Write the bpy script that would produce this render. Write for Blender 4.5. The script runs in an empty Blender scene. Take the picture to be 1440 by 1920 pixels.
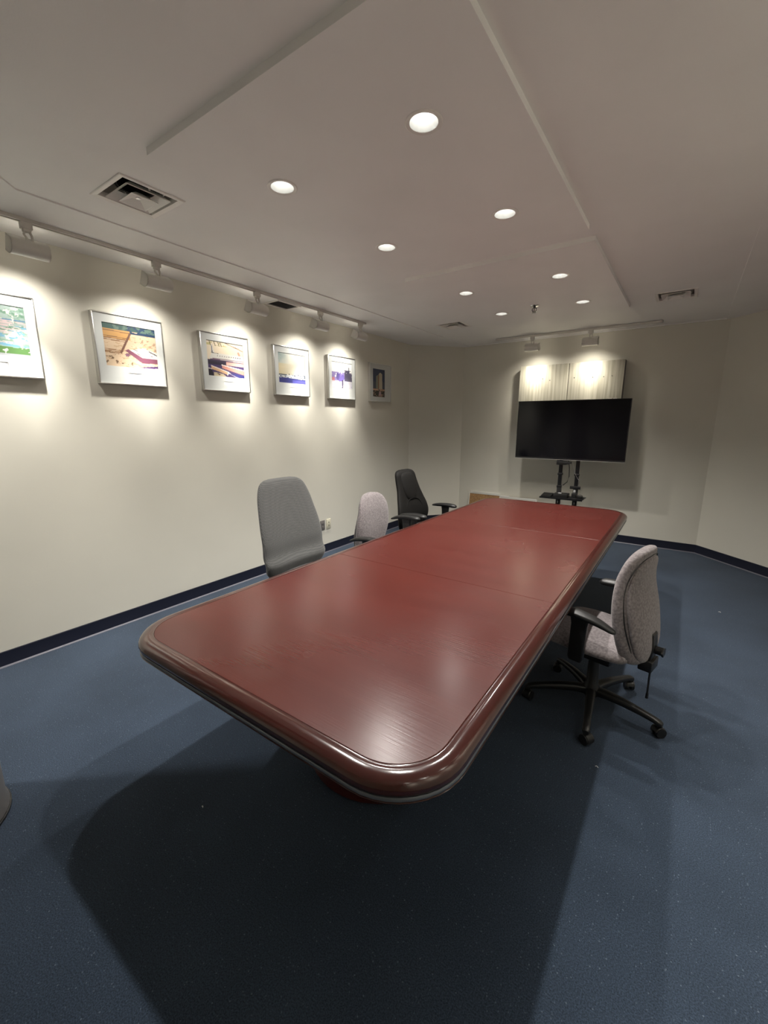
import bpy, bmesh, math, random
import numpy as np
from mathutils import Vector, Matrix
random.seed(4)
R = math.radians
PI = math.pi
SC = bpy.context.scene
COL = SC.collection
EYE = 1.5                                   # height of the camera above the carpet

# ------------------------------------------------------------------ camera
cd = bpy.data.cameras.new('camera')
cam = bpy.data.objects.new('camera', cd); COL.objects.link(cam)
cd.sensor_width = 36; cd.sensor_fit = 'AUTO'; cd.lens = 795 * 36 / 1920
cd.clip_start = 0.02
cam.location = (0, 0, EYE)
cam.rotation_euler = (R(90) - math.atan(168 / 795), 0, math.atan(573 / math.hypot(795, 168)))
SC.camera = cam
# ------------------------------------------------------------------ world + exposure
w = bpy.data.worlds.new('world'); SC.world = w; w.use_nodes = True
w.node_tree.nodes['Background'].inputs[0].default_value = (.5, .5, .5, 1)
w.node_tree.nodes['Background'].inputs[1].default_value = .02
SC.view_settings.view_transform = 'Standard'; SC.view_settings.look = 'None'
SC.view_settings.gamma = 1; SC.view_settings.use_curve_mapping = False
SC.view_settings.exposure = 0.88
SC.cycles.max_bounces = 10; SC.cycles.diffuse_bounces = 8; SC.cycles.glossy_bounces = 4
SC.cycles.sample_clamp_indirect = 6
DOWN_W, TRACK_W, BACK_W = 46, 64, 20        # watts of the downlights, picture lamps, cabinet lamps
DOWN_C, TRACK_C, BACK_C = (1, .96, .90), (1, .95, .86), (1, .93, .80)

# ------------------------------------------------------------------ materials
def mat(name, col, rough=.5, metal=0, coat=0, spec=.5, var=0, vscale=8, bump=0, bscale=200, stretch=None,
        emit=None, estr=0, sheen=0, col2=None, detail=3):
    m = bpy.data.materials.new(name); m.use_nodes = True
    nt = m.node_tree; b = nt.nodes['Principled BSDF']
    b.inputs['Base Color'].default_value = (*col, 1); b.inputs['Roughness'].default_value = rough
    b.inputs['Metallic'].default_value = metal; b.inputs['Coat Weight'].default_value = coat
    b.inputs['Specular IOR Level'].default_value = spec; b.inputs['Sheen Weight'].default_value = sheen
    if emit:
        b.inputs['Emission Color'].default_value = (*emit, 1); b.inputs['Emission Strength'].default_value = estr
    tc = nt.nodes.new('ShaderNodeTexCoord'); mp = nt.nodes.new('ShaderNodeMapping')
    nt.links.new(tc.outputs['Object'], mp.inputs[0])
    if stretch: mp.inputs['Scale'].default_value = stretch
    if var or col2:
        n = nt.nodes.new('ShaderNodeTexNoise'); n.inputs['Scale'].default_value = vscale; n.inputs['Detail'].default_value = detail
        nt.links.new(mp.outputs[0], n.inputs[0])
        r = nt.nodes.new('ShaderNodeValToRGB'); r.color_ramp.elements[0].position = .35; r.color_ramp.elements[1].position = .65
        lo = col if col2 else tuple(c * (1 - var) for c in col); hi = col2 or tuple(min(1, c * (1 + var)) for c in col)
        r.color_ramp.elements[0].color = (*lo, 1); r.color_ramp.elements[1].color = (*hi, 1)
        nt.links.new(n.outputs[0], r.inputs[0]); nt.links.new(r.outputs[0], b.inputs['Base Color'])
    if bump:
        n = nt.nodes.new('ShaderNodeTexNoise'); n.inputs['Scale'].default_value = bscale; n.inputs['Detail'].default_value = 2
        nt.links.new(mp.outputs[0], n.inputs[0])
        bp = nt.nodes.new('ShaderNodeBump'); bp.inputs['Strength'].default_value = bump; bp.inputs['Distance'].default_value = .003
        nt.links.new(n.outputs[0], bp.inputs['Height']); nt.links.new(bp.outputs[0], b.inputs['Normal'])
    return m

M = {}
M['wall'] = mat('wall_paint', (.63, .612, .54), .55, spec=.3, var=.02, vscale=1.5, bump=.05, bscale=120)
M['ceiling'] = mat('ceiling_paint', (.86, .85, .835), .5, spec=.35, var=.02, vscale=2, bump=.08, bscale=160)
M['base'] = mat('navy_vinyl', (.008, .010, .022), .45, spec=.4)
M['toe'] = mat('cove_toe_highlight', (.10, .10, .125), .35)  # lighter than the navy vinyl: the toe's highlight is put into the colour
M['white'] = mat('white_enamel', (.62, .60, .56), .35, var=.02)
M['whitem'] = mat('white_metal', (.82, .80, .76), .3)
M['black'] = mat('black_plastic', (.012, .012, .012), .38, bump=.1, bscale=500)
M['blackm'] = mat('black_steel', (.008, .008, .009), .35, metal=0, spec=.6)
M['dark'] = mat('duct_black', (.01, .01, .01), .9)
M['chrome'] = mat('chrome', (.6, .6, .6), .15, metal=1)
M['silver'] = mat('silver_frame', (.72, .72, .70), .28, metal=1)
M['steel'] = mat('brushed_steel', (.30, .28, .26), .38, metal=.8, bump=.2, bscale=60, stretch=(6, 6, .5))
M['mauve'] = mat('mauve_fabric', (.14, .12, .125), .9, sheen=.2, col2=(.25, .222, .224), vscale=95, detail=4, bump=.35, bscale=450)
M['leather'] = mat('black_leather', (.008, .0075, .007), .6, spec=.14, bump=.25, bscale=220)
M['mat'] = mat('mat_board', (.52, .54, .53), .6, coat=.3)
M['cork'] = mat('cork', (.30, .17, .07), .8, var=.3, vscale=60)
M['wboard'] = mat('whiteboard', (.60, .58, .52), .35)
M['alu'] = mat('aluminium', (.75, .75, .72), .35, metal=.6)
M['cabinet'] = mat('streaked_laminate', (.36, .34, .27), .3, spec=.5, col2=(.54, .52, .44), vscale=3, stretch=(14, 1, .5), detail=6)
M['cabside'] = mat('cabinet_edge', (.09, .085, .075), .4)
M['screen'] = mat('tv_screen', (.003, .003, .005), .10, spec=.3)
M['bezel'] = mat('tv_bezel', (.01, .01, .011), .25)
M['ivory'] = mat('ivory_plastic', (.60, .57, .45), .35)
M['greyp'] = mat('grey_plastic', (.15, .14, .135), .45)
M['strip'] = mat('grey_edge_inlay', (.17, .19, .22), .25, metal=.5)
M['label'] = mat('white_label', (.7, .7, .7), .6)
M['lint'] = mat('white_lint', (.65, .65, .65), .9)
M['reflector'] = mat('lamp_reflector', (.30, .30, .29), .3, metal=.0, emit=(1, .97, .9), estr=.0)
M['bulb'] = mat('lit_bulb', (1, 1, 1), .5, emit=(1, .97, .92), estr=20)
M['tube'] = mat('lit_lamp', (1, 1, 1), .5, emit=(1, .94, .82), estr=8)

def carpet():
    m = bpy.data.materials.new('blue_carpet'); m.use_nodes = True; nt = m.node_tree; b = nt.nodes['Principled BSDF']
    b.inputs['Roughness'].default_value = .95; b.inputs['Specular IOR Level'].default_value = .15
    b.inputs['Sheen Weight'].default_value = .1
    tc = nt.nodes.new('ShaderNodeTexCoord')
    def noise(s, d=3):
        n = nt.nodes.new('ShaderNodeTexNoise'); n.inputs['Scale'].default_value = s; n.inputs['Detail'].default_value = d
        nt.links.new(tc.outputs['Object'], n.inputs[0]); return n
    def ramp(src, p0, c0, p1, c1):
        r = nt.nodes.new('ShaderNodeValToRGB'); r.color_ramp.elements[0].position = p0; r.color_ramp.elements[1].position = p1
        r.color_ramp.elements[0].color = (*c0, 1); r.color_ramp.elements[1].color = (*c1, 1)
        nt.links.new(src, r.inputs[0]); return r.outputs[0]
    def mix(a, bb, f, mode='MIX'):
        x = nt.nodes.new('ShaderNodeMix'); x.data_type = 'RGBA'; x.blend_type = mode
        if isinstance(f, float): x.inputs[0].default_value = f
        else: nt.links.new(f, x.inputs[0])
        nt.links.new(a, x.inputs[6])
        if isinstance(bb, tuple): x.inputs[7].default_value = (*bb, 1)
        else: nt.links.new(bb, x.inputs[7])
        return x.outputs[2]
    big = ramp(noise(1.6, 4).outputs[0], .35, (.025, .037, .057), .65, (.034, .050, .077))
    fine = ramp(noise(260, 2).outputs[0], .3, (.55, .55, .55), .7, (1.5, 1.5, 1.5))
    c = mix(big, fine, 1.0, 'MULTIPLY')
    v = nt.nodes.new('ShaderNodeTexVoronoi'); v.inputs['Scale'].default_value = 85
    nt.links.new(tc.outputs['Object'], v.inputs[0])
    d = ramp(v.outputs['Distance'], .12, (1, 1, 1), .22, (0, 0, 0))
    sep = nt.nodes.new('ShaderNodeSeparateColor'); nt.links.new(v.outputs['Color'], sep.inputs[0])
    g = ramp(sep.outputs[0], .55, (0, 0, 0), 1.0, (.8, .8, .8))
    f = mix(d, g, 1.0, 'MULTIPLY')
    c = mix(c, (.13, .16, .20), f)
    nt.links.new(c, b.inputs['Base Color'])
    bp = nt.nodes.new('ShaderNodeBump'); bp.inputs['Strength'].default_value = .5; bp.inputs['Distance'].default_value = .003
    nt.links.new(noise(330, 2).outputs[0], bp.inputs['Height']); nt.links.new(bp.outputs[0], b.inputs['Normal'])
    return m
M['carpet'] = carpet()

def wood(name, lo, hi, rough, grain=.35, coat=.0):
    m = bpy.data.materials.new(name); m.use_nodes = True; nt = m.node_tree; b = nt.nodes['Principled BSDF']
    b.inputs['Roughness'].default_value = rough; b.inputs['Coat Weight'].default_value = coat; b.inputs['Coat Roughness'].default_value = .12
    tc = nt.nodes.new('ShaderNodeTexCoord')
    def n(scale, sc, det):
        mp = nt.nodes.new('ShaderNodeMapping'); mp.inputs['Scale'].default_value = sc; nt.links.new(tc.outputs['Object'], mp.inputs[0])
        q = nt.nodes.new('ShaderNodeTexNoise'); q.inputs['Scale'].default_value = scale; q.inputs['Detail'].default_value = det
        nt.links.new(mp.outputs[0], q.inputs[0]); return q.outputs[0]
    r = nt.nodes.new('ShaderNodeValToRGB'); r.color_ramp.elements[0].position = .1; r.color_ramp.elements[1].position = .9
    r.color_ramp.elements[0].color = (*lo, 1); r.color_ramp.elements[1].color = (*hi, 1)
    nt.links.new(n(2.6, (.5, 4.5, 1), 2), r.inputs[0]); nt.links.new(r.outputs[0], b.inputs['Base Color'])
    rr = nt.nodes.new('ShaderNodeMapRange'); rr.inputs[3].default_value = rough - .05; rr.inputs[4].default_value = rough + .09
    nt.links.new(n(2, (1, 1, 1), 4), rr.inputs[0]); nt.links.new(rr.outputs[0], b.inputs['Roughness'])
    if grain:
        bp = nt.nodes.new('ShaderNodeBump'); bp.inputs['Strength'].default_value = grain; bp.inputs['Distance'].default_value = .0012
        nt.links.new(n(24, (.3, 9, 1), 1), bp.inputs['Height']); nt.links.new(bp.outputs[0], b.inputs['Normal'])
    return m
M['top'] = wood('mahogany_top', (.066, .0115, .009), (.088, .0165, .0125), .24, .16)
M['edge'] = wood('mahogany_edge', (.038, .009, .007), (.055, .012, .009), .16, 0, .6)
M['ped'] = wood('mahogany_base', (.045, .010, .009), (.07, .014, .012), .3, .1)

def weave():                                 # grey herringbone cloth of the tall chair
    m = bpy.data.materials.new('grey_woven_fabric'); m.use_nodes = True; nt = m.node_tree; b = nt.nodes['Principled BSDF']
    b.inputs['Roughness'].default_value = .9; b.inputs['Sheen Weight'].default_value = .25
    tc = nt.nodes.new('ShaderNodeTexCoord')
    c = nt.nodes.new('ShaderNodeTexChecker'); c.inputs['Scale'].default_value = 170
    mp = nt.nodes.new('ShaderNodeMapping'); mp.inputs['Rotation'].default_value = (R(45), 0, 0)
    nt.links.new(tc.outputs['Object'], mp.inputs[0]); nt.links.new(mp.outputs[0], c.inputs[0])
    c.inputs[1].default_value = (.042, .043, .042, 1); c.inputs[2].default_value = (.095, .095, .093, 1)
    nt.links.new(c.outputs[0], b.inputs['Base Color'])
    bp = nt.nodes.new('ShaderNodeBump'); bp.inputs['Strength'].default_value = .3; bp.inputs['Distance'].default_value = .002
    nt.links.new(c.outputs[1], bp.inputs['Height']); nt.links.new(bp.outputs[0], b.inputs['Normal'])
    return m
M['weave'] = weave()

def vcol_mat():
    m = bpy.data.materials.new('photographic_print'); m.use_nodes = True; nt = m.node_tree; b = nt.nodes['Principled BSDF']
    a = nt.nodes.new('ShaderNodeAttribute'); a.attribute_name = 'print'
    nt.links.new(a.outputs['Color'], b.inputs['Base Color']); b.inputs['Roughness'].default_value = .45
    b.inputs['Coat Weight'].default_value = .3
    return m
M['print'] = vcol_mat()

# ------------------------------------------------------------------ object helpers
def obj(name, bm, m, parent=None, loc=None, rot=None, smooth=35, tris=False):
    me = bpy.data.meshes.new(name)
    bmesh.ops.recalc_face_normals(bm, faces=bm.faces[:]) if not tris else None
    bm.to_mesh(me); bm.free()
    if smooth:
        me.shade_smooth(); me.set_sharp_from_angle(angle=R(smooth))
    me.materials.append(m)
    o = bpy.data.objects.new(name, me); COL.objects.link(o)
    if parent: o.parent = parent
    if loc: o.location = loc
    if rot: o.rotation_euler = rot
    return o
def tag(o, label, cat, group=None):
    o['label'] = label; o['category'] = cat
    if group: o['group'] = group
    return o
def thing(name, label, cat, loc=(0, 0, 0), rz=0, group=None):
    o = bpy.data.objects.new(name, None); COL.objects.link(o)
    o.location = loc; o.rotation_euler = (0, 0, rz); o.empty_display_size = .05
    return tag(o, label, cat, group)
def struct(o): o['kind'] = 'structure'; return o
def copy_tree(o, parent=None):
    c = o.copy(); COL.objects.link(c); c.parent = parent
    for ch in [x for x in bpy.data.objects if x.parent == o]: copy_tree(ch, c)
    return c
def box(bm, x0, x1, y0, y1, z0, z1, bev=0, mtx=None):
    r = bmesh.ops.create_cube(bm, size=1)
    vs = r['verts']
    for v in vs:
        v.co = Vector((x0 + (v.co.x + .5) * (x1 - x0), y0 + (v.co.y + .5) * (y1 - y0), z0 + (v.co.z + .5) * (z1 - z0)))
    if bev:
        es = list({e for v in vs for e in v.link_edges})
        rr = bmesh.ops.bevel(bm, geom=es, offset=bev, segments=2, affect='EDGES', profile=.5)
        vs = list({v for v in rr['verts']} | {v for v in vs if v.is_valid})
    if mtx:
        for v in vs: v.co = mtx @ v.co
    return vs
def B(): return bmesh.new()
def ring(c, U, V, a, b, e=2.0, n=24):
    out = []
    for i in range(n):
        t = 2 * PI * i / n; ct, st = math.cos(t), math.sin(t)
        out.append(Vector(c) + Vector(U) * (a * math.copysign(abs(ct) ** (2 / e), ct)) + Vector(V) * (b * math.copysign(abs(st) ** (2 / e), st)))
    return out
def loft(bm, rings, caps=True, closed=False):
    vr = [[bm.verts.new(p) for p in r] for r in rings]; n = len(vr[0])
    prs = list(zip(vr, vr[1:])) + ([(vr[-1], vr[0])] if closed else [])
    for a, b in prs:
        for i in range(n):
            bm.faces.new((a[i], a[(i + 1) % n], b[(i + 1) % n], b[i]))
    if caps and not closed:
        bm.faces.new(vr[0][::-1]); bm.faces.new(vr[-1])
def lathe(bm, prof, n=28, c=(0, 0, 0), caps=True, sx=1, sy=1):
    loft(bm, [[Vector((c[0] + r * sx * math.cos(2 * PI * i / n), c[1] + r * sy * math.sin(2 * PI * i / n), c[2] + z)) for i in range(n)] for r, z in prof], caps)
def tube(bm, pts, r, n=8, taper=None, flat=1):
    pts = [Vector(p) for p in pts]; rs = []
    for i, p in enumerate(pts):
        d = (pts[min(i + 1, len(pts) - 1)] - pts[max(i - 1, 0)]).normalized()
        ref = Vector((0, 0, 1)) if abs(d.z) < .9 else Vector((1, 0, 0))
        u = d.cross(ref).normalized(); v = u.cross(d)
        rad = r if taper is None else r * taper[i]
        rs.append(ring(p, u, v, rad, rad * flat, 2, n))
    loft(bm, rs)
def cyl(bm, p0, p1, r, n=16, r1=None):
    p0, p1 = Vector(p0), Vector(p1); d = (p1 - p0).normalized()
    ref = Vector((0, 0, 1)) if abs(d.z) < .9 else Vector((1, 0, 0))
    u = d.cross(ref).normalized(); v = u.cross(d)
    loft(bm, [ring(p0, u, v, r, r, 2, n), ring(p1, u, v, r1 or r, r1 or r, 2, n)])
def spline(keys, n):
    """Catmull-Rom through tuples -> n samples"""
    k = [np.array(x, float) for x in keys]; k = [2 * k[0] - k[1]] + k + [2 * k[-1] - k[-2]]; out = []
    m = len(k) - 3
    for i in range(n):
        t = i / (n - 1) * m; j = min(int(t), m - 1); f = t - j; a, b, c, d = k[j:j + 4]
        out.append(.5 * (2 * b + (c - a) * f + (2 * a - 5 * b + 4 * c - d) * f * f + (3 * b - a - 3 * c + d) * f ** 3))
    return out
def plate(bm, outer, holes, z, down=False):
    """flat polygon with holes"""
    es = []
    for lp in [outer] + holes:
        vs = [bm.verts.new((p[0], p[1], z)) for p in lp]
        es += [bm.edges.new((vs[i], vs[(i + 1) % len(vs)])) for i in range(len(vs))]
    r = bmesh.ops.triangle_fill(bm, use_beauty=True, use_dissolve=False, edges=es)
    for f in [g for g in r['geom'] if isinstance(g, bmesh.types.BMFace)]:
        f.normal_update()
        if (f.normal.z > 0) == down: f.normal_flip()
def circ(x, y, r, n=24): return [(x + r * math.cos(2 * PI * i / n), y + r * math.sin(2 * PI * i / n)) for i in range(n)]
def sq(x0, x1, y0, y1): return [(x0, y0), (x1, y0), (x1, y1), (x0, y1)]

# ------------------------------------------------------------------ room shell
CZ = 2.565                                   # ceiling border height
XL, XR, YB, YN = -3.33, .95, 6.0, -1.6
plan = [(XL, YN), (XR, YN), (XR, 5.28), (.23, YB), (-2.80, YB), (XL, 5.35)]
bm = B(); plate(bm, plan, [], 0); vs = list(bm.verts)
struct(obj('floor', bm, M['carpet'], tris=True, smooth=0))
def wall(name, a, b):
    a, b = Vector((*a, 0)), Vector((*b, 0)); d = (b - a).normalized(); nn = Vector((d.y, -d.x, 0))
    if (Vector((-1.2, 2, 0)) - a).dot(nn) > 0: nn = -nn   # outward
    bm = B(); loft(bm, [[a, a + nn * .12, a + nn * .12 + Vector((0, 0, CZ + .1)), a + Vector((0, 0, CZ + .1))],
                        [b, b + nn * .12, b + nn * .12 + Vector((0, 0, CZ + .1)), b + Vector((0, 0, CZ + .1))]])
    o = struct(obj(name, bm, M['wall'], smooth=0))
    bm = B(); i = -nn
    pr = [(.0, .0), (.012, .0), (.0105, .003), (.006, .008), (.005, .012), (.005, .096), (.003, .1), (0, .1)]
    loft(bm, [[p + i * q[0] + Vector((0, 0, q[1])) for q in pr] for p in (a, b)])
    s = struct(obj('baseboard_' + name[5:], bm, M['base'], smooth=25))
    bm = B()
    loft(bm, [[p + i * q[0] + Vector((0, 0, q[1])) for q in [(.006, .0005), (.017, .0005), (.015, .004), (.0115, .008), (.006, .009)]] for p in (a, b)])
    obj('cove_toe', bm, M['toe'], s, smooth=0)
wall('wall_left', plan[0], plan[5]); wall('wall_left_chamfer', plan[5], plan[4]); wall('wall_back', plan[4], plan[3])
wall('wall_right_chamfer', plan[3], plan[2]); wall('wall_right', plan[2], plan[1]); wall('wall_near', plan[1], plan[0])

DL = [(x, y) for y in (1.522, 2.35, 3.50, 4.33) for x in (-1.638, -.90)]
DLB = [(-2.66, -.10)]                        # unseen lamp of the same kind, added behind the camera to light the carpet
VENT = [(-2.325, 1.22), (-2.31, 4.64), (-.225, 4.68)]
inner = [(-2.1, .24), (-.42, .24), (.19, .85), (.19, 5.97), (-2.71, 5.97), (-2.71, .85)]
CI = CZ + .007                               # field of the ceiling sits a step above its border
bm = B()
plate(bm, plan, [inner[::-1], circ(*DLB[0], .052), sq(-3.29, -3.13, 2.80, 3.04)], CZ, True)
plate(bm, inner, [circ(x, y, .054) for x, y in DL] + [sq(x - .135, x + .135, y - .135, y + .135) for x, y in VENT], CI, True)
for i in range(6):
    a, b = inner[i], inner[(i + 1) % 6]
    bm.faces.new([bm.verts.new(p) for p in ((a[0], a[1], CZ), (b[0], b[1], CZ), (b[0], b[1], CI), (a[0], a[1], CI))])
ceil = struct(obj('ceiling', bm, M['ceiling'], tris=True, smooth=0))
PZ = 2.544                                   # underside of the two dropped panels
for (y0, y1) in ((1.05, 2.795), (2.97, 4.775)):
    bm = B(); o = sq(-1.90, -.582, y0, y1)
    plate(bm, o, [circ(x, y, .054) for x, y in DL if y0 < y < y1], PZ, True)
    for i in range(4):
        a, b = o[i], o[(i + 1) % 4]
        bm.faces.new([bm.verts.new(p) for p in ((*a, PZ), (*b, PZ), (*b, CI + .001), (*a, CI + .001))])
    obj('dropped_panel', bm, M['ceiling'], ceil, tris=True, smooth=0)

# ------------------------------------------------------------------ downlights
names = ['near end left', 'near end right', 'second row left', 'second row right', 'third row left', 'third row right', 'far row left', 'far row right']
lab = ['nearer left recessed downlight of the front dropped panel, close to the large air diffuser',
       'glaring round recessed downlight, largest and highest of all, on the right of the front panel',
       'small recessed downlight at the far left of the front dropped panel',
       'recessed downlight at the far right of the front dropped panel',
       'small recessed downlight on the left of the rear dropped panel, nearer one',
       'small recessed downlight on the right of the rear dropped panel, nearer one',
       'tiny recessed downlight at the far left of the rear dropped panel, left of the sprinkler',
       'tiny recessed downlight at the far right of the rear dropped panel, right of the sprinkler']
def downlight(x, y, z, label, power=1.0):
    t = thing('downlight', label, 'ceiling light', (x, y, z), 0, 'recessed downlights in the dropped panels')
    bm = B(); lathe(bm, [(.052, 0), (.052, -.0015), (.064, -.004), (.068, -.002), (.068, 0), (.052, .0)], 32, caps=False)
    obj('trim_ring', bm, M['whitem'], t)
    bm = B(); lathe(bm, [(.0525, -.001), (.0525, .003)], 32, caps=False); obj('shadow_gap', bm, M['dark'], t)
    bm = B(); lathe(bm, [(.0515, -.001), (.049, .02), (.044, .05), (.034, .085), (.026, .10)], 32, caps=False)
    rf = obj('reflector', bm, M['reflector'], t)
    bm = B(); lathe(bm, [(.004, .058), (.018, .062), (.027, .075), (.027, .085), (.026, .10), (.002, .10)], 20); obj('bulb', bm, M['bulb'], t)
    ld = bpy.data.lights.new('downlight_beam', 'SPOT'); ld.energy = DOWN_W * power; ld.spot_size = R(120); ld.spot_blend = .8
    ld.shadow_soft_size = .03; ld.color = DOWN_C
    lo = bpy.data.objects.new('downlight_beam', ld); COL.objects.link(lo); lo.parent = t; lo.location = (0, 0, -.012)
for i, (x, y) in enumerate(DL): downlight(x, y, PZ, lab[i])
for i, (x, y) in enumerate(DLB): downlight(x, y, CZ, 'added unseen recessed downlight behind the camera by the left wall', 1.6)

# ------------------------------------------------------------------ ceiling vents
def vent(x, y, label):
    t = thing('ceiling_vent', label, 'air vent', (x, y, CI), 0, 'square air diffusers in the ceiling')
    def sring(a, z): return [Vector(p) for p in ((-a, -a, z), (a, -a, z), (a, a, z), (-a, a, z))]
    bm = B(); loft(bm, [sring(.125, .02), sring(.128, -.002), sring(.150, -.006), sring(.153, -.003), sring(.153, -.0005), sring(.135, -.0005), sring(.13, .02)], closed=True)
    obj('frame', bm, M['whitem'], t, smooth=0)
    bm = B(); loft(bm, [sring(.135, -.0005), sring(.135, .11), sring(.001, .11)], caps=False); obj('housing', bm, M['white'], t, smooth=0)
    bm = B(); lathe(bm, [(.085, .045), (.085, .108), (.001, .108)], 28, caps=False); lathe(bm, [(.086, .045), (.1, .046)], 28, caps=False)
    obj('duct_collar', bm, M['dark'], t)
    for a, z, h in ((.104, -.010, .034),):
        bm = B(); loft(bm, [sring(a, z), sring(a, z + .004), sring(a - .038, z + h), sring(a - .041, z + h - .002)], closed=True)
        obj('louvre', bm, M['whitem'], t, smooth=0)
    bm = B(); loft(bm, [sring(.016, .014), sring(.062, -.018), sring(.063, -.022), sring(.058, -.022), sring(.020, -.004)])
    c = obj('centre_plate', bm, M['whitem'], t, smooth=0)
    bm = B(); lathe(bm, [(.012, -.004), (.012, -.007), (.004, -.009)], 14); obj('screw', bm, M['chrome'], c)
    for s in (-1, 1):
        bm = B(); box(bm, s * .108 - .003, s * .108 + .003, -.004, .004, .0, .05); box(bm, -.11, .11, s * .1 - .003, s * .1 + .003, .03, .036)
        obj('bracket', bm, M['whitem'], t)
vent(*VENT[0], 'large square white air diffuser left of the front dropped panel')
vent(*VENT[1], 'small distant square air diffuser left of the rear dropped panel')
vent(*VENT[2], 'distant square air diffuser right of the rear dropped panel')
t = thing('return_grille', 'small grey slatted grille in the ceiling behind the picture light track', 'air vent', (-3.21, 2.92, CZ))
bm = B()
for x0, x1, y0, y1 in ((-.10, -.08, -.14, .14), (.08, .10, -.14, .14), (-.08, .08, -.14, -.12), (-.08, .08, .12, .14)): box(bm, x0, x1, y0, y1, -.006, 0)
obj('frame', bm, M['whitem'], t)
for i in range(7):
    bm = B(); box(bm, -.0095, .0095, -.12, .12, -.0008, .0008, mtx=Matrix.Translation((-.069 + i * .023, 0, .004)) @ Matrix.Rotation(R(35), 4, 'Y')); obj('slat', bm, M['greyp'], t)
bm = B(); box(bm, -.08, .08, -.12, .12, .03, .034); obj('backing', bm, M['dark'], t)

# ------------------------------------------------------------------ sprinkler
t = thing('sprinkler', 'small dark metal sprinkler head hanging from the rear dropped panel', 'sprinkler', (-1.285, 4.21, PZ))
bm = B(); lathe(bm, [(.001, 0), (.04, 0), (.038, -.006), (.02, -.010), (.001, -.010)], 24); obj('escutcheon', bm, M['chrome'], t)
bm = B()
cyl(bm, (0, 0, -.008), (0, 0, -.022), .011); cyl(bm, (0, 0, -.02), (0, 0, -.052), .0035)
for s in (-1, 1): tube(bm, [(s * .012, 0, -.018), (s * .019, 0, -.03), (s * .018, 0, -.042), (s * .006, 0, -.056), (0, 0, -.058)], .0035)
obj('frame_arms', bm, M['blackm'], t)
bm = B(); lathe(bm, [(.001, -.058), (.018, -.060), (.018, -.062), (.001, -.062)], 18); obj('deflector', bm, M['blackm'], t)

# ------------------------------------------------------------------ track lights
def track(label, p0, p1, z):
    t = thing('light_track', label, 'light track', (*p0, z)); d = Vector((p1[0] - p0[0], p1[1] - p0[1], 0)); L = d.length
    t.rotation_euler = (0, 0, math.atan2(d.y, d.x))
    bm = B(); pr = [(-.017, 0), (-.017, -.018), (-.007, -.018), (-.007, -.006), (.007, -.006), (.007, -.018), (.017, -.018), (.017, 0)]
    loft(bm, [[Vector((x, q[0], q[1])) for q in pr] for x in (0, L)]); obj('channel', bm, M['white'], t, smooth=0)
    for x in (-.006, L + .006):
        bm = B(); box(bm, x - .006, x + .006, -.018, .018, -.019, 0, .002); obj('end_cap', bm, M['white'], t)
    bm = B(); box(bm, .01, L - .01, -.0065, .0065, -.0075, -.0062); obj('contact_slot', bm, M['dark'], t)
track('long white ceiling track above the framed pictures on the left wall', (-3.035, -.75), (-3.035, 3.93), CZ)
track('shorter white ceiling track above the wall cabinet at the far end', (-2.19, 5.675), (-.37, 5.675), CZ)
track('added unseen ceiling track along the right wall', (.655, -.9), (.655, 3.3), CZ)  # unseen track, added to carry the extra lamps on the right
def track_head(x, y, rz, label, watt, colr, grp, tilt=.5, aim=(0, .30, -.75), spread=66, ly=.03, spill=.24):
    """local +y looks at the wall, body lies along local x"""
    t = thing('track_light', label, 'spotlight', (x, y, CZ - .018), rz, grp)
    bm = B(); box(bm, -.026, .026, -.0165, .0165, -.034, 0, .003); box(bm, -.018, .018, -.014, .014, -.048, -.03, .004); obj('adapter', bm, M['white'], t)
    bm = B(); tube(bm, [(-.01, 0, -.045), (-.014, 0, -.06), (-.004, 0, -.075), (-.004, 0, -.09)], .006)
    tube(bm, [(.014, 0, -.045), (.02, 0, -.06), (.022, 0, -.09)], .0065); obj('yoke', bm, M['white'], t)
    bm = B(); Mx = Matrix.Translation((0, .006, -.128)) @ Matrix.Rotation(tilt, 4, 'X')
    prof = [(math.cos(a) * .046, math.sin(a) * .042) for a in np.linspace(PI * .5, PI * 1.5, 12)]
    prof = [(.05, .042)] + prof + [(.05, -.042)]
    inn = [(p[0] if i in (0, len(prof) - 1) else p[0] * .93, p[1] * .93) for i, p in enumerate(prof)]
    lp = prof + inn[::-1]
    L = .086
    loft(bm, [[Mx @ Vector((xx, q[0], q[1])) for q in lp] for xx in (-L, L)])
    for xx in (-L, L - .003):
        loft(bm, [[Mx @ Vector((xx + e, q[0], q[1])) for q in prof] for e in (0, .003)])
    obj('lamp_housing', bm, M['white'], t, smooth=40)
    bm = B(); cyl(bm, Mx @ Vector((-.05, .0, 0)), Mx @ Vector((.05, .0, 0)), .007); obj('lamp', bm, M['tube'], t)
    ld = bpy.data.lights.new('track_beam', 'SPOT'); ld.energy = watt; ld.color = colr; ld.spot_size = R(spread); ld.spot_blend = 1.0; ld.shadow_soft_size = .025
    lo = bpy.data.objects.new('track_beam', ld); COL.objects.link(lo); lo.parent = t; lo.location = (0, ly, -.165)
    lo.rotation_euler = Vector(aim).to_track_quat('-Z', 'Y').to_euler()
    sp = ld.copy(); sp.energy = watt * spill; sp.spot_size = R(140)
    so = bpy.data.objects.new('track_spill', sp); COL.objects.link(so); so.parent = t; so.location = lo.location
    so.rotation_euler = Vector((aim[0], abs(aim[2]) * .45, aim[2])).to_track_quat('-Z', 'Y').to_euler()
hl = ['white track lamp at the far left edge, nearest the camera above the first picture',
      'second white track lamp from the left, above the sandy aerial picture', 'third white track lamp from the left, above the aircraft picture',
      'fourth white track lamp from the left, above the blue horizon picture', 'last white track lamp on the left wall track, by the pale winter picture']
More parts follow.
